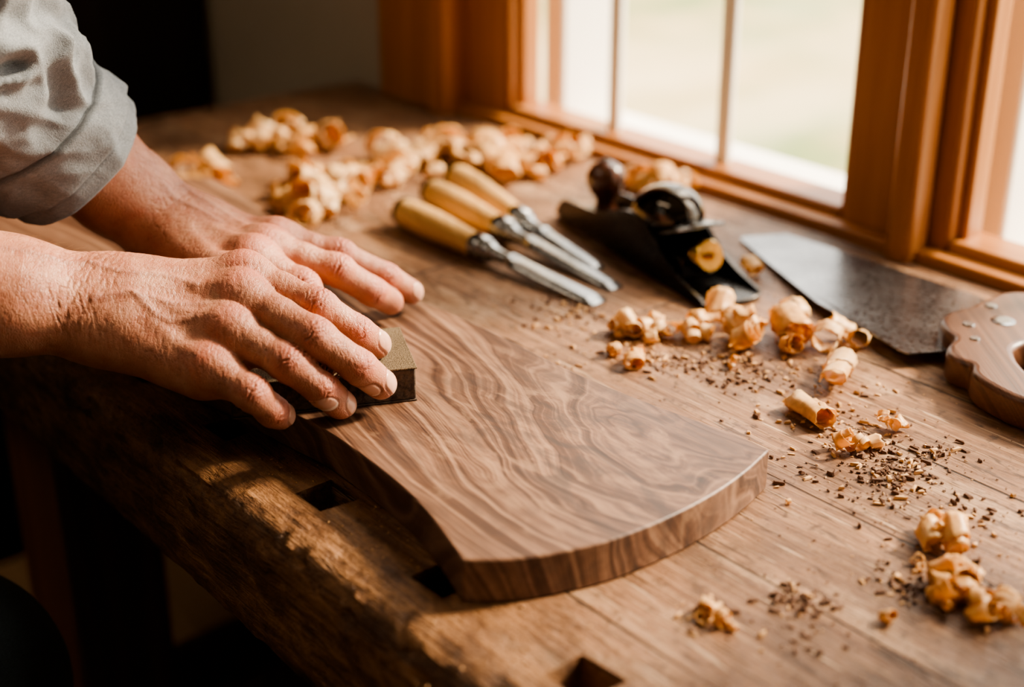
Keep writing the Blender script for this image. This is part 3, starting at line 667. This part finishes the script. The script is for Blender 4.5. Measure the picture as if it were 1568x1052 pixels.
    rg=np.array([noise.noise(Vector((p_[0]*420,p_[1]*130,p_[2]*130))) for p_ in uvw])
    rdg=np.exp(-(rg/.10)**2)*sst((V-wrist)@fwd,-.06,-.01)
    disp-=rdg*.00028*dors; crease=np.maximum(crease,rdg*.25*dors)
    V=V+Nn*disp[:,None]
    ob=make_mesh(name,V,Q,MSK,parent,dict(red=red,crease=crease,nail=nail,nailtip=ntip,vein=vein))
    cand=np.where(((V-wrist)@fwd<-.012)&(Nn@nrm>-.3))[0]; sel=rng.choice(cand,800,replace=False)
    cu=bpy.data.curves.new('forearm_hair','CURVE'); cu.dimensions='3D'; cu.bevel_depth=.000055; cu.bevel_resolution=0; cu.resolution_u=1
    for i in sel:
        p0=V[i]; nn=Nn[i]; L=rng.uniform(.004,.010); dr=unit(fwd*.8+lat*rng.uniform(-.1,.9)+rng.normal(0,.25,3)); sp=cu.splines.new('POLY'); sp.points.add(3)
        for k in range(4):
            s=k/3; q=p0+nn*(L*(.55*s-.25*s*s))+dr*(L*s*(.5+.5*s)); sp.points[k].co=(*q,1); sp.points[k].radius=1-.7*s
    cu.materials.append(MAHAIR); ho_=bpy.data.objects.new(name.split('_')[0]+'_forearm_hair',cu); COL.objects.link(ho_); ho_.rotation_euler=(0,0,ANG); ho_.location=(0,0,T); ho_.parent=parent
    return ob

man=empty('woodworker')
RF=[[(-.1643,.8305,.098),(-.118,.8059,.087),(-.0951,.8073,.070),(-.0836,.815,.0585)],
    [(-.1627,.8093,.093),(-.1153,.7757,.080),(-.0912,.7753,.062),(-.0785,.786,.0450)],
    [(-.1665,.7869,.080),(-.1308,.7643,.069),(-.1117,.7660,.0515),(-.1020,.7755,.0362)],
    [(-.1764,.7687,.064),(-.1500,.750,.056),(-.1405,.7555,.0425),(-.1365,.7635,.0352)]]
RR=[[.0124,.0110,.0100,.0088],[.0126,.0114,.0102,.0089],[.0120,.0107,.0097,.0085],[.0112,.0099,.0090,.0079]]
build_hand('right_hand_and_forearm',(-.251,.8087,.086),RF,RR,[(-.228,.834,.074),(-.200,.848,.062),(-.174,.852,.058),(-.152,.857,.058)],[.0165,.0135,.0112,.0090],
    [(-.300,.797,.098),(-.36,.79,.112),(-.46,.785,.132)],[(.0305,1.36),(.0370,1.22),(.042,1.12),(.043,1.05)],man,((-.44,.70,.02),(-.06,.90,.18)),
    [[(.0,-.012),(.02,-.008),(.045,-.013),(.062,-.010)],[(.01,.014),(.03,.006),(.05,.006),(.07,.003)],[(.03,.006),(.05,.017),(.068,.014)],[(-.05,.0),(-.02,-.004),(.0,-.012)]],.0011)
LF=[[(-.183,.865,.083),(-.152,.856,.066),(-.142,.858,.048),(-.138,.862,.040)],
    [(-.170,.887,.088),(-.137,.876,.073),(-.124,.872,.055),(-.117,.873,.042)],
    [(-.163,.908,.088),(-.1175,.9024,.074),(-.0950,.9098,.056),(-.0840,.924,.042)],
    [(-.1598,.935,.084),(-.119,.932,.074),(-.0874,.934,.057),(-.0705,.946,.0405)]]
LR=[[.0118,.0102,.0092,.0082],[.0120,.0106,.0095,.0084],[.0118,.0106,.0095,.0084],[.0113,.0101,.0091,.0081]]
build_hand('left_hand_and_forearm',(-.2359,.9500,.086),LF,LR,[(-.222,.925,.072),(-.204,.905,.056),(-.186,.892,.044),(-.168,.888,.037)],[.0165,.0135,.0112,.0095],
    [(-.268,.952,.112),(-.2948,.945,.142),(-.322,.915,.185)],[(.0295,1.28),(.0345,1.18),(.038,1.12),(.036,1.1)],man,((-.37,.84,.02),(-.05,1.02,.22)),
    [[(.0,.010),(.02,.008),(.045,.012),(.062,.010)],[(.01,-.010),(.03,-.004),(.05,.0)]],.0010)

def tube(name,path,prof,mat,parent,nth=220,fold=1.0,seed=0.,flat=1.0):
    pts=[Vector(q) for q in path]; cum=[0]
    for a_,b_ in zip(pts[:-1],pts[1:]): cum.append(cum[-1]+(b_-a_).length)
    def at(s):
        s=max(0,min(cum[-1],s))
        for i in range(len(pts)-1):
            if s<=cum[i+1]: 
                return pts[i].lerp(pts[i+1],(s-cum[i])/(cum[i+1]-cum[i]))
        return pts[-1]
    V=[];F=[]; ref=Vector((0,1,0))
    for (s,r,fa) in prof:
        c=at(s); ax=(at(s+.012)-at(s-.012)).normalized(); u=(ref-ax*ref.dot(ax)).normalized(); w=ax.cross(u)
        for k in range(nth):
            th=2*math.pi*k/nth; cx,cy=math.cos(th),math.sin(th)
            f1=noise.fractal(Vector((cx*1.3+seed,cy*1.3,s*20+cx*1.2)),1,2,3)
            q1=noise.noise(Vector((cx*1.5+seed+7+s*6,cy*1.5+s*14,s*24))); q2=noise.noise(Vector((cx*2.4+seed+3,cy*2.4-s*22,s*30+5)))
            nz=fa*fold*(.0050*f1+.0130*(.28-abs(q1))+.0075*(.25-abs(q2)))
            rr=r+nz; V.append(c+u*(rr*cx)+w*(rr*cy*flat))
    for i in range(len(prof)-1):
        for k in range(nth):
            k2=(k+1)%nth; F.append((i*nth+k,i*nth+k2,(i+1)*nth+k2,(i+1)*nth+k))
    o=new_obj(name,V,F,mat,parent,smooth=True,frame=True); recalc(o); return o
cw=.046
def cuffprof(L,r0=.047,r1=.066):
    p=[(.020,r0-.006,.1),(.008,r0-.004,.15),(.002,r0-.001,.25),(0,r0+.002,.3),(.002,r0+.0045,.3)]
    p+=[(s,r0+.0055,.38) for s in np.linspace(.004,.014,5)]
    p+=[(.0145,r0+.0048,.38),(.0150,r0+.0070,.4)]
    p+=[(s,r0+.0090+.0008*math.sin(s*120),.5) for s in np.linspace(.0165,cw-.003,16)]
    p+=[(cw-.001,r0+.0080,.5),(cw+.0005,r0+.0045,.5),(cw,r0+.0010,.5)]
    p+=[(s,r0+.003+(r1-r0)*min(1,(s-cw)/.10),min(1.8,.6+(s-cw)*26)) for s in np.linspace(cw+.002,L,140)]
    return p
lpath=[(-.293,.944,.136),(-.316,.925,.171),(-.343,.895,.226),(-.366,.870,.272),(-.395,.870,.33),(-.46,.90,.42),(-.54,.95,.52)]
tube('left_sleeve',smooth_open(lpath,6),cuffprof(.48,.049,.068),MSHIRT,man,seed=3.)
rpath=[(-.385,.789,.118),(-.43,.787,.126),(-.485,.775,.145),(-.52,.74,.20),(-.56,.68,.32),(-.59,.62,.47)]
tube('right_sleeve',smooth_open(rpath,6),cuffprof(.44,.049,.062),MSHIRT,man,seed=9.)
def body(P):
    r=cone(P,(-.66,.60,.46),(-.62,.96,.50),.078,.078); r=smin(r,cone(P,(-.70,.66,.36),(-.68,.88,.38),.115,.115),.10)
    r=smin(r,cone(P,(-.69,.77,.36),(-.70,.71,.06),.15,.145),.12); r=smin(r,cone(P,(-.62,.78,.52),(-.58,.79,.60),.062,.055),.05)
    return r
V_,Q_=surface_nets(body,(-.95,.44,-.14),(-.45,1.12,.66),.012); make_mesh('shirt_torso',project(body,V_,2),Q_,MSHIRT,man)
def legs(P):
    r=cone(P,(-.69,.65,.0),(-.69,.75,.0),.135,.135)
    r=smin(r,cone(P,(-.66,.70,-.04),(-.385,.782,-.185),.098,.084),.05); r=smin(r,cone(P,(-.385,.782,-.185),(-.43,.73,-.80),.080,.052),.03)
    l=smin(cone(P,(-.70,.735,-.04),(-.60,.66,-.40),.098,.070),cone(P,(-.60,.66,-.40),(-.74,.60,-.80),.068,.052),.03)
    return smin(r,l,.03)
V_,Q_=surface_nets(legs,(-.90,.44,-.84),(-.26,.94,.16),.011); make_mesh('trousers',project(legs,V_,2),Q_,MJEAN,man)
def shoes(P):
    r=cone(P,(-.45,.72,-.825),(-.31,.74,-.835),.036,.030); return np.minimum(r,cone(P,(-.76,.59,-.825),(-.62,.56,-.835),.036,.030))
V_,Q_=surface_nets(shoes,(-.84,.48,-.875),(-.24,.82,-.76),.006); V_[:,2]=np.maximum(V_[:,2],-.859); make_mesh('shoes',V_,Q_,MDARK,man)
def head(P):
    r=cone(P,(-.545,.79,.74),(-.55,.79,.77),.088,.09); r=smin(r,cone(P,(-.50,.79,.675),(-.52,.79,.70),.045,.055),.04)
    r=smin(r,cone(P,(-.438,.79,.705),(-.452,.79,.745),.011,.008),.015); r=smin(r,cone(P,(-.60,.79,.58),(-.56,.79,.68),.056,.056),.03)
    for s in (-1,1):
        r=smin(r,cone(P,(-.55,.79+s*.088,.73),(-.552,.79+s*.094,.76),.012,.016),.008)
        r=-smin(-r,cone(P,(-.462,.79+s*.032,.745),(-.46,.79+s*.034,.745),.012,.012),.01)
    return r
V_,Q_=surface_nets(head,(-.68,.66,.54),(-.40,.92,.89),.005); z_=np.zeros(len(V_)); make_mesh('head',project(head,V_,2),Q_,MSK,man,dict(red=z_,crease=z_,nail=z_,nailtip=z_,vein=z_))
def hair(P):
    r=cone(P,(-.56,.79,.765),(-.575,.79,.765),.097,.095); return np.maximum(r,-(P[:,2]-.735-(P[:,0]+.55)*.6))
V_,Q_=surface_nets(hair,(-.70,.66,.60),(-.42,.92,.89),.006); make_mesh('hair',V_,Q_,MHAIR,man)
for s in (-1,1):
    bpy.ops.mesh.primitive_uv_sphere_add(segments=20,ring_count=12,radius=.011,location=C(-.466,.79+s*.032,.745)); e_=bpy.context.object; e_.name='eye'; e_.data.materials.append(MWHITE); e_.parent=man

# ------------------------------------------------------------------ light, sky, camera
sun=bpy.data.objects.new('sun',bpy.data.lights.new('sun','SUN')); COL.objects.link(sun)
sun.data.energy=16.0; sun.data.angle=math.radians(9); sun.data.color=(1,.83,.61)
dirv=Vector((.35,1.0,.74)); sun.rotation_euler=dirv.to_track_quat('Z','Y').to_euler()
w=bpy.data.worlds.new('sky'); bpy.context.scene.world=w; w.use_nodes=True; nt=w.node_tree; bg=nt.nodes['Background']
bg.inputs[0].default_value=(1.0,.95,.86,1); bg.inputs[1].default_value=4.2
sky=bpy.data.objects.new('window_skylight',bpy.data.lights.new('window_skylight','AREA')); COL.objects.link(sky)
sky.data.shape='RECTANGLE'; sky.data.size=3.2; sky.data.size_y=1.4; sky.data.energy=105; sky.data.color=(1,.91,.77)
sky.location=(-.1,2.3,T+2.0); sky.rotation_euler=(Vector((0,1,.95))).to_track_quat('Z','Y').to_euler()
cd=bpy.data.cameras.new('camera'); cam=bpy.data.objects.new('camera',cd); COL.objects.link(cam); bpy.context.scene.camera=cam
cam.location=(0,0,T+.42); cam.rotation_euler=(math.radians(90-23.9),0,ANG)
cd.sensor_width=36; cd.lens=50.74; cd.clip_start=.02; cd.dof.use_dof=True; cd.dof.focus_distance=.88; cd.dof.aperture_fstop=3.0
